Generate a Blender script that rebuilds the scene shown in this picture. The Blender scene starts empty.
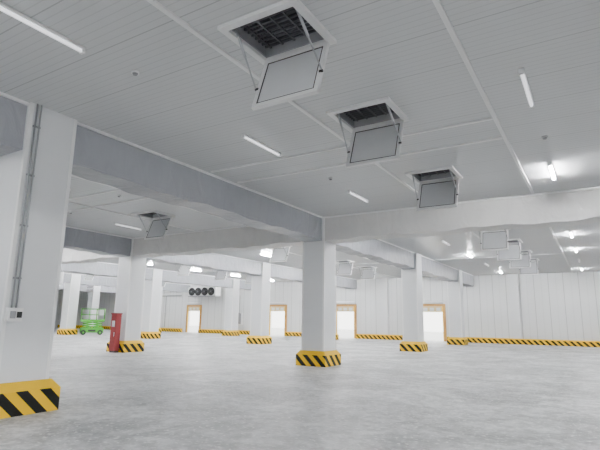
import bpy, bmesh, math, random
from mathutils import Vector, Matrix
random.seed(4)
H=5.34
XW0,XW1=-64.0,14.0
YW0,YW1=-12.0,41.0
COLX=[-50.55,-40.1,-29.65,-19.2,-8.75,1.7]
COLY=[-5.9,4.75,15.7,26.4,36.2]

# ---------------- materials ----------------
def newmat(name):
    m=bpy.data.materials.new(name); m.use_nodes=True
    nt=m.node_tree; b=nt.nodes['Principled BSDF']
    return m,nt,b
def N(nt,t,**k):
    n=nt.nodes.new(t)
    for a,v in k.items(): setattr(n,a,v)
    return n
def math_(nt,op,a,b=None,c=None):
    n=nt.nodes.new('ShaderNodeMath'); n.operation=op
    for i,v in enumerate((a,b,c)):
        if v is None: continue
        if isinstance(v,(int,float)): n.inputs[i].default_value=v
        else: nt.links.new(v,n.inputs[i])
    return n.outputs[0]
def simple(name,col,rough=.5,metal=0,noise=0.03,bump=0.0,scale=6):
    m,nt,b=newmat(name)
    b.inputs['Roughness'].default_value=rough; b.inputs['Metallic'].default_value=metal
    no=N(nt,'ShaderNodeTexNoise'); no.inputs['Scale'].default_value=scale
    g=N(nt,'ShaderNodeNewGeometry'); nt.links.new(g.outputs['Position'],no.inputs['Vector'])
    r=N(nt,'ShaderNodeMix',data_type='RGBA')
    r.inputs[6].default_value=(*[c*(1-noise) for c in col],1); r.inputs[7].default_value=(*[min(1,c*(1+noise)) for c in col],1)
    nt.links.new(no.outputs[0],r.inputs[0]); nt.links.new(r.outputs[2],b.inputs['Base Color'])
    return m
def panel(name,col,axis,pitch,rib,rough=.4,line=.75,lw=.02,ribstr=.1):
    m,nt,b=newmat(name); b.inputs['Roughness'].default_value=rough
    g=N(nt,'ShaderNodeNewGeometry'); s=N(nt,'ShaderNodeSeparateXYZ'); nt.links.new(g.outputs['Position'],s.inputs[0])
    if axis=='XY': co=math_(nt,'ADD',s.outputs[0],s.outputs[1])
    else: co=s.outputs['XYZ'.index(axis)]
    fr=math_(nt,'FRACT',math_(nt,'DIVIDE',co,pitch))
    j=math_(nt,'LESS_THAN',fr,lw/pitch)
    fr2=math_(nt,'FRACT',math_(nt,'DIVIDE',co,rib))
    j2=math_(nt,'MULTIPLY',math_(nt,'LESS_THAN',fr2,.14),ribstr)
    f=math_(nt,'MAXIMUM',j,j2)
    no=N(nt,'ShaderNodeTexNoise'); no.inputs['Scale'].default_value=.5; nt.links.new(g.outputs['Position'],no.inputs['Vector'])
    mx=N(nt,'ShaderNodeMix',data_type='RGBA')
    mx.inputs[6].default_value=(*col,1); mx.inputs[7].default_value=(*[c*line for c in col],1)
    nt.links.new(f,mx.inputs[0])
    mx2=N(nt,'ShaderNodeMix',data_type='RGBA',blend_type='MULTIPLY'); mx2.inputs[0].default_value=1
    mr=N(nt,'ShaderNodeMapRange'); nt.links.new(no.outputs[0],mr.inputs[0]); mr.inputs[3].default_value=.95; mr.inputs[4].default_value=1.03
    nt.links.new(mx.outputs[2],mx2.inputs[6]); nt.links.new(mr.outputs[0],mx2.inputs[7])
    nt.links.new(mx2.outputs[2],b.inputs['Base Color'])
    bp=N(nt,'ShaderNodeBump'); bp.inputs['Strength'].default_value=.25; bp.inputs['Distance'].default_value=.01; bp.invert=True
    nt.links.new(f,bp.inputs['Height']); nt.links.new(bp.outputs[0],b.inputs['Normal'])
    return m
def floor_mat():
    m,nt,b=newmat('concrete_floor')
    g=N(nt,'ShaderNodeNewGeometry')
    n1=N(nt,'ShaderNodeTexNoise'); n1.inputs['Scale'].default_value=.6; n1.inputs['Detail'].default_value=8; n1.inputs['Roughness'].default_value=.7; n1.inputs['Distortion'].default_value=.8
    n2=N(nt,'ShaderNodeTexNoise'); n2.inputs['Scale'].default_value=4; n2.inputs['Detail'].default_value=10; n2.inputs['Roughness'].default_value=.72
    n3=N(nt,'ShaderNodeTexNoise'); n3.inputs['Scale'].default_value=14; n3.inputs['Detail'].default_value=6
    for n in (n1,n2,n3): nt.links.new(g.outputs['Position'],n.inputs['Vector'])
    r1=N(nt,'ShaderNodeValToRGB'); e=r1.color_ramp.elements
    e[0].position=.40; e[0].color=(.35,.355,.36,1); e[1].position=.60; e[1].color=(.66,.662,.66,1)
    nt.links.new(n1.outputs[0],r1.inputs[0])
    r2=N(nt,'ShaderNodeValToRGB'); e=r2.color_ramp.elements
    e[0].position=.42; e[0].color=(.70,.70,.70,1); e[1].position=.58; e[1].color=(1.12,1.12,1.12,1)
    nt.links.new(n2.outputs[0],r2.inputs[0])
    mx=N(nt,'ShaderNodeMix',data_type='RGBA',blend_type='MULTIPLY'); mx.inputs[0].default_value=1
    nt.links.new(r1.outputs[0],mx.inputs[6]); nt.links.new(r2.outputs[0],mx.inputs[7])
    r3=N(nt,'ShaderNodeValToRGB'); e=r3.color_ramp.elements
    e[0].position=.56; e[0].color=(0,0,0,1); e[1].position=.68; e[1].color=(.8,.8,.8,1)
    nt.links.new(n3.outputs[0],r3.inputs[0])
    mx2=N(nt,'ShaderNodeMix',data_type='RGBA'); nt.links.new(r3.outputs[0],mx2.inputs[0])
    nt.links.new(mx.outputs[2],mx2.inputs[6]); mx2.inputs[7].default_value=(.84,.84,.82,1)
    s=N(nt,'ShaderNodeSeparateXYZ'); nt.links.new(g.outputs['Position'],s.inputs[0])
    jx=math_(nt,'LESS_THAN',math_(nt,'FRACT',math_(nt,'DIVIDE',math_(nt,'ADD',s.outputs[0],3.5),5.225)),.003)
    jy=math_(nt,'LESS_THAN',math_(nt,'FRACT',math_(nt,'DIVIDE',s.outputs[1],5.1)),.003)
    j=math_(nt,'MULTIPLY',math_(nt,'MAXIMUM',jx,jy),.3)
    mx3=N(nt,'ShaderNodeMix',data_type='RGBA'); nt.links.new(j,mx3.inputs[0]); nt.links.new(mx2.outputs[2],mx3.inputs[6]); mx3.inputs[7].default_value=(.3,.31,.32,1)
    nt.links.new(mx3.outputs[2],b.inputs['Base Color'])
    rr=N(nt,'ShaderNodeMapRange'); nt.links.new(n2.outputs[0],rr.inputs[0]); rr.inputs[3].default_value=.3; rr.inputs[4].default_value=.6
    nt.links.new(rr.outputs[0],b.inputs['Roughness'])
    b.inputs['Specular IOR Level'].default_value=.4
    bp=N(nt,'ShaderNodeBump'); bp.inputs['Strength'].default_value=.3; bp.inputs['Distance'].default_value=.012
    nt.links.new(n2.outputs[0],bp.inputs['Height']); nt.links.new(bp.outputs[0],b.inputs['Normal'])
    return m
def stripe_mat():
    m,nt,b=newmat('hazard_stripes'); b.inputs['Roughness'].default_value=.5
    b.inputs['Specular IOR Level'].default_value=.25
    g=N(nt,'ShaderNodeNewGeometry'); s=N(nt,'ShaderNodeSeparateXYZ'); nt.links.new(g.outputs['Position'],s.inputs[0])
    a=math_(nt,'ADD',math_(nt,'ADD',s.outputs[0],s.outputs[1]),s.outputs[2])
    f=math_(nt,'LESS_THAN',math_(nt,'FRACT',math_(nt,'DIVIDE',math_(nt,'ADD',a,100),.40)),.5)
    mx=N(nt,'ShaderNodeMix',data_type='RGBA'); nt.links.new(f,mx.inputs[0])
    mx.inputs[6].default_value=(.84,.50,.0,1); mx.inputs[7].default_value=(.003,.003,.003,1)
    nt.links.new(mx.outputs[2],b.inputs['Base Color'])
    return m
def emis(name,col,st):
    m,nt,b=newmat(name); b.inputs['Base Color'].default_value=(*col,1)
    b.inputs['Emission Color'].default_value=(*col,1); b.inputs['Emission Strength'].default_value=st
    return m
def film_mat(name,col,bump=.35,var=.07,rough=.38):
    m,nt,b=newmat(name); b.inputs['Roughness'].default_value=rough
    g=N(nt,'ShaderNodeNewGeometry'); mp=N(nt,'ShaderNodeMapping'); mp.inputs['Scale'].default_value=(1,1,.5)
    nt.links.new(g.outputs['Position'],mp.inputs[0])
    n=N(nt,'ShaderNodeTexNoise'); n.inputs['Scale'].default_value=2.2; n.inputs['Detail'].default_value=5; n.inputs['Distortion'].default_value=1.5
    nt.links.new(mp.outputs[0],n.inputs['Vector'])
    r=N(nt,'ShaderNodeMix',data_type='RGBA'); r.inputs[6].default_value=(*[c*(1-var) for c in col],1); r.inputs[7].default_value=(*[c*(1+var) for c in col],1)
    nt.links.new(n.outputs[0],r.inputs[0]); nt.links.new(r.outputs[2],b.inputs['Base Color'])
    bp=N(nt,'ShaderNodeBump'); bp.inputs['Strength'].default_value=bump; bp.inputs['Distance'].default_value=.08
    nt.links.new(n.outputs[0],bp.inputs['Height']); nt.links.new(bp.outputs[0],b.inputs['Normal'])
    return m
M={}
M['floor']=floor_mat()
M['ceil']=panel('ceiling_panel',(.69,.70,.71),'Y',.96,.12,rough=.28,line=.66,lw=.018,ribstr=.42)
M['wall']=panel('wall_panel',(.81,.82,.825),'XY',1.0,.5,rough=.4,line=.62,lw=.035,ribstr=.15)
M['wally']=panel('wall_panel_side',(.81,.82,.825),'Y',1.0,.5,rough=.4,line=.62,lw=.035,ribstr=.15)
M['col']=simple('column_panel',(.79,.80,.815),.3,noise=.015)
M['beamg']=film_mat('beam_film_grey',(.34,.35,.38),.55,.10,.32)
M['beamw']=film_mat('beam_film_white',(.75,.74,.73),.6)
M['stripe']=stripe_mat()
M['yellow']=simple('yellow_paint',(.84,.50,.0),.5)
M['white']=simple('white_metal',(.92,.92,.92),.3)
M['grey']=simple('grey_sheet',(.32,.325,.34),.35)
M['flap']=simple('flap_inner_sheet',(.72,.73,.75),.3)
M['dark']=simple('dark_interior',(.03,.03,.035),.6)
M['mid']=simple('duct_grey',(.09,.092,.10),.5)
M['black']=simple('black_plastic',(.008,.008,.009),.5)
M['steel']=simple('steel',(.50,.51,.53),.35,metal=.5)
M['conduit']=simple('conduit_grey',(.34,.345,.36),.4)
M['on']=emis('led_on',(.97,.985,1),640)
M['off']=emis('led_dim',(.95,.96,1),1.2)
M['red']=simple('red_paint',(.22,.003,.006),.5)
M['green']=simple('green_paint',(.06,.34,.02),.5)
M['orange']=simple('orange_wood',(.50,.26,.07),.5,noise=.15,scale=3)
M['ochre']=simple('ochre_door',(.70,.55,.28),.5,noise=.1,scale=2)
M['rubber']=simple('rubber',(.02,.02,.02),.8)
M['ground']=simple('outside_paving',(.6,.6,.58),.8,noise=.1)
M['glass']=simple('sign_glass',(.75,.78,.8),.1)

# ---------------- builder ----------------
class Bd:
    def __init__(s): s.bm=bmesh.new(); s.m=[]
    def mi(s,k):
        if k not in s.m: s.m.append(k)
        return s.m.index(k)
    def hexa(s,p,k):
        v=[s.bm.verts.new(q) for q in p]; i=s.mi(k)
        for f in ((3,2,1,0),(4,5,6,7),(0,1,5,4),(1,2,6,5),(2,3,7,6),(3,0,4,7)):
            fc=s.bm.faces.new([v[a] for a in f]); fc.material_index=i
    def box(s,x0,x1,y0,y1,z0,z1,k,mat=None):
        p=[(x0,y0,z0),(x1,y0,z0),(x1,y1,z0),(x0,y1,z0),(x0,y0,z1),(x1,y0,z1),(x1,y1,z1),(x0,y1,z1)]
        if mat is not None: p=[mat@Vector(q) for q in p]
        s.hexa(p,k)
    def frus(s,cx,cy,z0,z1,a0,b0,a1,b1,k):
        s.hexa([(cx-a0,cy-b0,z0),(cx+a0,cy-b0,z0),(cx+a0,cy+b0,z0),(cx-a0,cy+b0,z0),
                (cx-a1,cy-b1,z1),(cx+a1,cy-b1,z1),(cx+a1,cy+b1,z1),(cx-a1,cy+b1,z1)],k)
    def cyl(s,p0,p1,r,k,n=12,r1=None):
        p0=Vector(p0);p1=Vector(p1); d=(p1-p0).normalized()
        u=d.orthogonal().normalized(); w=d.cross(u); r1=r if r1 is None else r1
        A=[];B_=[]
        for i in range(n):
            a=2*math.pi*i/n; o=u*math.cos(a)+w*math.sin(a)
            A.append(s.bm.verts.new(p0+o*r)); B_.append(s.bm.verts.new(p1+o*r1))
        i=s.mi(k)
        for j in range(n):
            f=s.bm.faces.new([A[j],A[(j+1)%n],B_[(j+1)%n],B_[j]]); f.material_index=i; f.smooth=True
        f=s.bm.faces.new(A[::-1]); f.material_index=i
        f=s.bm.faces.new(B_); f.material_index=i
    def mesh(s,name):
        me=bpy.data.meshes.new(name); s.bm.normal_update(); s.bm.to_mesh(me); s.bm.free()
        for k in s.m: me.materials.append(M[k])
        return me
    def obj(s,name,loc=(0,0,0),bevel=0):
        o=bpy.data.objects.new(name,s.mesh(name)); o.location=loc
        bpy.context.collection.objects.link(o)
        if bevel:
            b=o.modifiers.new('bevel','BEVEL'); b.width=bevel; b.segments=2; b.limit_method='ANGLE'
        return o
def inst(name,me,loc,parent=None):
    o=bpy.data.objects.new(name,me); o.location=loc; bpy.context.collection.objects.link(o)
    if parent: o.parent=parent
    return o

# ---------------- room shell ----------------
b=Bd(); b.box(XW0-.3,XW1+.3,YW0-.3,YW1+.3,-.3,0,'floor'); b.obj('floor')
b=Bd(); b.box(XW0-20,XW1+20,YW1+.3,YW1+40,-.35,-.05,'ground'); b.obj('ground_outside')

HX=[-45.1,-34.65,-24.2,-13.75,-3.3]
HY=[4.76,7.75,12.0,20.2,24.0,27.8,31.6]
hw,hd=.50,.43
b=Bd()
xs=[XW0-.3]
for x in HX: xs+= [x-hw,x+hw]
xs.append(XW1+.3)
for i in range(len(xs)-1):
    if i%2==0: b.box(xs[i],xs[i+1],YW0-.3,YW1+.3,H,H+.2,'ceil')
    else:
        y=YW0-.3
        for hy in HY:
            b.box(xs[i],xs[i+1],y,hy-hd,H,H+.2,'ceil'); y=hy+hd
        b.box(xs[i],xs[i+1],y,YW1+.3,H,H+.2,'ceil')
b.obj('ceiling')

DX=[-39.0,-27.6,-20.0,-11.9]; DW=.95; DH=2.85
b=Bd(); x=XW0
for d in DX:
    b.box(x,d-DW,YW1,YW1+.3,0,H,'wall'); b.box(d-DW,d+DW,YW1,YW1+.3,DH,H,'wall'); x=d+DW
b.box(x,XW1,YW1,YW1+.3,0,H,'wall'); b.obj('wall_far')
b=Bd(); b.box(XW0-.3,XW0,YW0-.3,YW1+.3,0,H,'wally'); b.obj('wall_left')
b=Bd(); b.box(XW1,XW1+.3,YW0-.3,YW1+.3,0,H,'wally'); b.obj('wall_right')
b=Bd(); b.box(XW0,XW1,YW0-.3,YW0,0,H,'wall'); b.obj('wall_back')
for i,d in enumerate(DX):
    b=Bd(); y0,y1=YW1-.10,YW1-.005
    b.box(d-DW-.18,d-DW,y0,y1,0,DH+.2,'orange')
    b.box(d+DW,d+DW+.18,y0,y1,0,DH+.2,'orange')
    b.box(d-DW,d+DW,y0,y1,DH,DH+.2,'orange')
    b.box(d-DW,d-DW+.07,y0,y1,0,DH,'yellow'); b.box(d+DW-.07,d+DW,y0,y1,0,DH,'yellow')
    b.box(d-DW+.07,d+DW-.07,y0+.03,y1,2.38,DH-.01,'ochre')
    for q in (-.55,0,.55): b.box(d+q-.18,d+q+.18,y0+.02,y0+.03,2.48,2.74,'glass')
    b.cyl((d-DW,YW1-.14,DH+.34),(d+DW,YW1-.14,DH+.34),.12,'white',14)
    b.obj('door_%d'%(i+1))

for i,x in enumerate([-50.55,-33.5,-16.1,-5.4,1.7]):
    b=Bd(); b.box(x-.35,x+.35,YW1-.35,YW1-.005,0,H,'col'); b.obj('wall_pilaster' )
seg=[]; x=XW0+.3
for d in DX: seg.append((x,d-DW-.35)); x=d+DW+.35
seg.append((x,XW1-.3))
for (a,c) in seg:
    b=Bd()
    b.box(a,c,YW1-.62,YW1-.36,0,.34,'stripe')
    b.hexa([(a,YW1-.62,.34),(c,YW1-.62,.34),(c,YW1-.36,.34),(a,YW1-.36,.34),(a,YW1-.56,.42),(c,YW1-.56,.42),(c,YW1-.36,.42),(a,YW1-.36,.42)],'yellow')
    b.obj('wall_guard_kerb')

# ---------------- columns & guards ----------------
CW=.45; BW=.35
def column_mesh():
    b=Bd(); b.box(-CW,CW,-CW,CW,0,H,'col')
    for sx in (-1,1):
        for sy in (-1,1):
            x=sx*CW; y=sy*CW
            b.box(min(x,x-sx*.06)-(.004 if sx<0 else 0),max(x,x-sx*.06)+(.004 if sx>0 else 0),min(y,y-sy*.06)-(.004 if sy<0 else 0),max(y,y-sy*.06)+(.004 if sy>0 else 0),0,H,'white')
    return b.mesh('column')
cm=column_mesh()
b=Bd(); b.frus(0,0,0,.38,.60,.60,.60,.60,'stripe'); b.frus(0,0,.38,.52,.60,.60,.49,.49,'yellow'); gm=b.mesh('column_guard')
for x in COLX:
    for y in COLY:
        e=inst('structural_column',cm,(x,y,0))
        inst('guard',gm,(0,0,0),e)
b=Bd(); x=-8.75+CW+.004; y=4.75-CW+.10
for dy in (0,.075):
    b.cyl((x+.022,y+dy,1.72),(x+.022,y+dy,H),.016,'conduit',10)
    for z in (2.2,3.1,4.0,4.9): b.box(x,x+.028,y+dy-.03,y+dy+.03,z,z+.03,'conduit')
b.box(x,x+.08,y-.07,y+.17,1.5,1.72,'white'); b.box(x+.08,x+.088,y-.04,y+.05,1.55,1.67,'grey'); b.box(x+.08,x+.095,y+.07,y+.15,1.56,1.66,'black')
b.obj('switch_box_with_conduit')

# ---------------- beams wrapped in film ----------------
ZB=4.47
def beam(axis,c,t0,t1,w,k,ph,amp=1.0):
    b=Bd(); n=max(2,int((t1-t0)/.12)); i0=b.mi(k)
    def P(t,o,z): return (t,c+o,z) if axis=='X' else (c+o,t,z)
    def sec(x):
        x=x+ph
        a=amp*(.010*math.sin(x*2.3)+.009*math.sin(x*7.1+1)+.006*math.sin(x*12.3+2)); d=amp*(.022*math.sin(x*1.7)+.014*math.sin(x*5.3))
        x-=ph
        return [P(x,-w,H),P(x,-w-.012+a,H-.4),P(x,-w-.015-a,ZB+d),P(x,w+.015+a,ZB+d),P(x,w+.012-a,H-.4),P(x,w,H)]
    S=[sec(t0+(t1-t0)*i/n) for i in range(n+1)]
    for grp in ((0,1,2),(2,3),(3,4,5),(5,0)):
        prev=None
        for s in S:
            v=[b.bm.verts.new(s[g]) for g in grp]
            if prev:
                for j in range(len(grp)-1):
                    f=b.bm.faces.new([prev[j],v[j],v[j+1],prev[j+1]] if axis=='X' else [prev[j],prev[j+1],v[j+1],v[j]]); f.material_index=i0; f.smooth=True
            prev=v
    for s in (-1,1):
        o=s*(w+.01)
        p=[P(t0,o-.04,H-.05),P(t1,o+.04,H)]
        b.box(min(p[0][0],p[1][0]),max(p[0][0],p[1][0]),min(p[0][1],p[1][1]),max(p[0][1],p[1][1]),H-.05,H,'white')
        o=s*(w+.012)
        p=[P(t0,o-.012,0),P(t1,o+.012,0)]
        b.box(min(p[0][0],p[1][0]),max(p[0][0],p[1][0]),min(p[0][1],p[1][1]),max(p[0][1],p[1][1]),ZB+.05,ZB+.075,k)
    b.obj('film_wrapped_beam')
for x in COLX:
    ys=[YW0]+COLY+[YW1]
    for i in range(len(ys)-1):
        a=ys[i]+(CW if i>0 else 0); c=ys[i+1]-(CW if i<len(ys)-2 else 0)
        beam('Y',x,a,c,BW-.01,'beamg',x,1.1)
for k in range(len(COLX)-1): beam('X',15.7,COLX[k]+CW,COLX[k+1]-CW,CW-.05,'beamw',0,1.3)
beam('X',15.7,COLX[-1]+CW,XW1,CW-.05,'beamw',0,1.3); beam('X',15.7,XW0,COLX[0]-CW,CW-.05,'beamw',0,1.3)

# ---------------- ceiling strips ----------------
tn=1
def strip(x0,x1,y0,y1,h=.03):
    global tn
    b=Bd(); b.box(x0,x1,y0,y1,H-h,H,'white'); b.obj('trim_%d'%tn); tn+=1
for cx in COLX[:5]:
    for off in (4.52,7.45): strip(cx+off-.035,cx+off+.035,YW0,15.1,.035); strip(cx+off-.035,cx+off+.035,16.3,YW1,.035)
    for y in (9.0,10.1,19.0,29.5):
        strip(cx+CW+.06,cx+4.45,y-.035,y+.035,.03); strip(cx+4.6,cx+7.4,y-.035,y+.035,.03)

# ---------------- hatches ----------------
def hatch_mesh():
    b=Bd(); t=.10
    for (x0,x1,y0,y1) in ((-hw-t,hw+t,-hd-t,-hd),(-hw-t,hw+t,hd,hd+t),(-hw-t,-hw,-hd,hd),(hw,hw+t,-hd,hd)):
        b.box(x0,x1,y0,y1,-.05,.0,'white')
    e=.02
    b.box(-hw,-hw+e,-hd,hd,0,.42,'grey'); b.box(hw-e,hw,-hd,hd,0,.42,'grey')
    b.box(-hw,hw,-hd,-hd+e,0,.42,'grey'); b.box(-hw,hw,hd-e,hd,0,.42,'grey')
    b.box(-hw,hw,-hd,hd,.40,.44,'dark')
    for i in range(10):
        y=-hd+.06+i*(2*hd-.12)/9; b.box(-hw+e,hw-e,y-.012,y+.012,.12,.15,'mid')
    for i in range(5):
        x=-hw+.1+i*(2*hw-.2)/4; b.box(x-.012,x+.012,-hd+e,hd-e,.11,.14,'mid')
    return b.mesh('hatch_frame')
def flap_mesh(th):
    b=Bd(); L=.90; W=.52
    R=Matrix.Translation((0,hd+.02,-.05))@Matrix.Rotation(math.radians(th),4,'X')
    b.box(-W,W,-L,0,-.035,0,'white',R)
    for (x0,x1,y0,y1) in ((-W,W,-L,-L+.06),(-W,W,-.06,0),(-W,-W+.06,-L+.06,-.06),(W-.06,W,-L+.06,-.06)):
        b.box(x0,x1,y0,y1,0,.02,'white',R)
    b.box(-W+.06,W-.06,-L+.06,-.06,.0,.008,'flap',R)
    for q in ((-W+.065,-W+.08,-L+.065,-.065),(W-.08,W-.065,-L+.065,-.065),(-W+.08,W-.08,-L+.065,-L+.08),(-W+.08,W-.08,-.08,-.065)):
        b.box(*q,.008,.014,'black',R)
    for s in (-1,1):
        p=R@Vector((s*(W+.01),-L*.62,.02)); q=Vector((s*(W-.05),-hd+.12,.03))
        b.cyl(q,p,.011,'steel',8); mid=q.lerp(p,.45); b.cyl(q,mid,.020,'steel',8)
        b.cyl(R@Vector((s*(W+.02),-L*.62,.02)),R@Vector((s*(W-.03),-L*.62,.02)),.02,'black',8)
    for s in (-.35,.35): b.cyl((s-.06,hd+.02,-.05),(s+.06,hd+.02,-.05),.02,'steel',8)
    return b.mesh('hatch_flap')
hm=hatch_mesh(); fms=[flap_mesh(67),flap_mesh(71),flap_mesh(69)]
n=0
for x in HX:
    for y in HY:
        e=inst('ceiling_vent_hatch',hm,(x,y,H)); inst('flap',fms[n%3],(0,0,0),e); n+=1

# ---------------- lamps ----------------
def lamp_mesh(k):
    b=Bd(); b.box(-.042,.042,-.66,.66,-.045,-.002,'white')
    b.cyl((0,-.64,-.062),(0,.64,-.062),.026,k,8)
    b.box(-.042,.042,-.68,-.64,-.09,-.002,'white'); b.box(-.042,.042,.64,.68,-.09,-.002,'white')
    return b.mesh('lamp_'+k)
lo,lf=lamp_mesh('on'),lamp_mesh('off')
LX=[]
for cx in COLX: LX+= [cx+2.85,cx+8.1]
LY=[-7,-2,3,8,13,18,23,28,33,38.3]
for x in LX:
    if x>XW1-1: continue
    for y in LY:
        off=(y in(3,8,13) and -17<x<-5) or (y in (3,8) and -1.5<x<0) or (y in (18,33) and -1.5<x<0) or (y in (23,33) and -7<x<-5)
        inst('led_batten_lamp',lf if off else lo,(x,y,H))
b=Bd(); b.cyl((0,0,0),(0,0,-.03),.06,'white',20); b.cyl((0,0,-.03),(0,0,-.055),.045,'grey',20,.03); dm=b.mesh('smoke_detector')
for x,y in ((-5.8,4.5),(-5.8,11.0),(-.6,10.5),(-12.5,9.5),(-16.2,10.3),(-.6,17.5)): inst('smoke_detector',dm,(x,y,H))

# ---------------- fire cabinet ----------------
b=Bd()
b.box(-.19,.19,-.13,.13,.08,1.72,'red'); b.box(-.17,.17,-.11,.11,0,.08,'black'); b.box(-.21,.21,-.15,.15,1.72,1.77,'red')
b.box(-.165,.165,-.145,-.13,.14,1.66,'red')
b.box(-.10,.10,-.15,-.145,1.15,1.42,'glass')
b.cyl((.13,-.17,.72),(.13,-.17,.92),.012,'steel',8)
b.obj('fire_extinguisher_cabinet',(-18.98,14.88,0),.006)

# ---------------- scissor lift ----------------
b=Bd()
b.box(-.95,.95,-.40,.40,.2,.62,'green'); b.box(-.3,.3,-.42,.42,.3,.46,'black')
for sx in (-.68,.68):
    for sy in (-.42,.42): b.cyl((sx,sy-.07,.22),(sx,sy+.07,.22),.22,'rubber',18); b.cyl((sx,sy-.08,.22),(sx,sy+.08,.22),.09,'green',12)
for lev in range(3):
    z0=.62+lev*.18; z1=z0+.18
    for sy in (-.3,.3):
        b.cyl((-.8,sy,z0),(.8,sy,z1),.045,'green',8); b.cyl((.8,sy,z0),(-.8,sy,z1),.045,'green',8)
b.box(-.98,.98,-.40,.40,1.14,1.34,'green')
for z in (1.75,2.25):
    for sy in (-.37,.37): b.cyl((-.95,sy,z),(.95,sy,z),.035,'green',8)
    for sx in (-.95,.95): b.cyl((sx,-.37,z),(sx,.37,z),.035,'green',8)
for sx in (-.95,-.3,.3,.95):
    for sy in (-.37,.37): b.cyl((sx,sy,1.3),(sx,sy,2.25),.035,'green',8)
b.box(.5,.85,-.46,-.38,1.7,2.2,'white')
o=b.obj('scissor_lift',(-38.4,27.6,0)); o.rotation_euler=(0,0,math.radians(55))

# ---------------- evaporators ----------------
def evap(x,y,nf=4):
    b=Bd(); W=nf*.92/2+.1
    b.box(-W,W,-.4,.4,-.95,-.05,'white')
    for i in range(nf):
        cx=-W+.1+.46+i*.92
        b.cyl((cx,-.4,-.5),(cx,-.52,-.5),.43,'black',24)
        b.cyl((cx,-.53,-.5),(cx,-.56,-.5),.10,'mid',16)
        for k in range(3):
            r=.17+.1*k
            pts=[Vector((cx+r*math.cos(a*math.pi/8),-.55,-.5+r*math.sin(a*math.pi/8))) for a in range(17)]
            for p,q in zip(pts,pts[1:]): b.cyl(p,q,.004,'mid',5)
        for k in range(5):
            a=k*2*math.pi/5; R=Matrix.Translation((cx,-.53,-.5))@Matrix.Rotation(a,4,'Y')@Matrix.Rotation(.4,4,'X')
            b.box(.09,.36,-.005,.005,-.07,.07,'black',R)
    for sx in (-W+.15,W-.15):
        for sy in (-.3,.3): b.cyl((sx,sy,-.05),(sx,sy,.45),.02,'steel',8)
    b.box(-W,W,-.42,.42,-1.02,-.95,'grey')
    b.obj('evaporator_fan_unit',(x,y,H-.45))
evap(-36.0,39.2); evap(-35.3,20.8)
b=Bd(); yw=YW1-.12
for k in range(3):
    b.cyl((-49.9,yw,4.1+.12*k),(-41,yw,4.1+.12*k),.04,'white' if k else 'conduit',10)
for x in (-49.2,-47.5,-43.5):
    b.cyl((x,yw,.5),(x,yw,4.1),.04,'conduit',10); b.box(x-.08,x+.08,yw-.06,yw+.11,2,2.06,'steel')
b.obj('refrigerant_pipework')
for x in (-45.6,-32.4):
    b=Bd(); b.box(-.4,.4,-.15,.14,1.0,2.2,'white'); b.box(-.36,-.01,-.165,-.15,1.05,2.15,'grey'); b.box(.01,.36,-.165,-.15,1.05,2.15,'grey')
    b.box(-.05,-.03,-.18,-.165,1.5,1.7,'black'); b.box(-.2,.2,-.17,-.165,2.16,2.19,'black'); b.cyl((0,0,2.2),(0,0,4.0),.03,'conduit',8)
    b.obj('electrical_control_cabinet',(x,YW1-.16,0))

# ---------------- world / camera ----------------
w=bpy.data.worlds.new('World'); bpy.context.scene.world=w; w.use_nodes=True
nt=w.node_tree; bg=nt.nodes['Background']
sk=nt.nodes.new('ShaderNodeTexSky'); sk.sky_type='HOSEK_WILKIE'; sk.turbidity=9; sk.sun_direction=(0.2,.5,.8)
mx=nt.nodes.new('ShaderNodeMix'); mx.data_type='RGBA'; mx.inputs[0].default_value=.6; mx.inputs[7].default_value=(1,1,.98,1)
nt.links.new(sk.outputs[0],mx.inputs[6]); nt.links.new(mx.outputs[2],bg.inputs[0]); bg.inputs[1].default_value=8

cam=bpy.data.cameras.new('camera'); co=bpy.data.objects.new('camera',cam); bpy.context.collection.objects.link(co)
cam.sensor_width=36; cam.lens=28.8; cam.clip_end=300
mt=Matrix.Translation((0,0,1.6))@Matrix.Rotation(math.radians(31.5),4,'Z')@Matrix.Rotation(math.radians(90+11.14),4,'X')@Matrix.Rotation(math.radians(.85),4,'Z')
co.matrix_world=mt
bpy.context.scene.camera=co
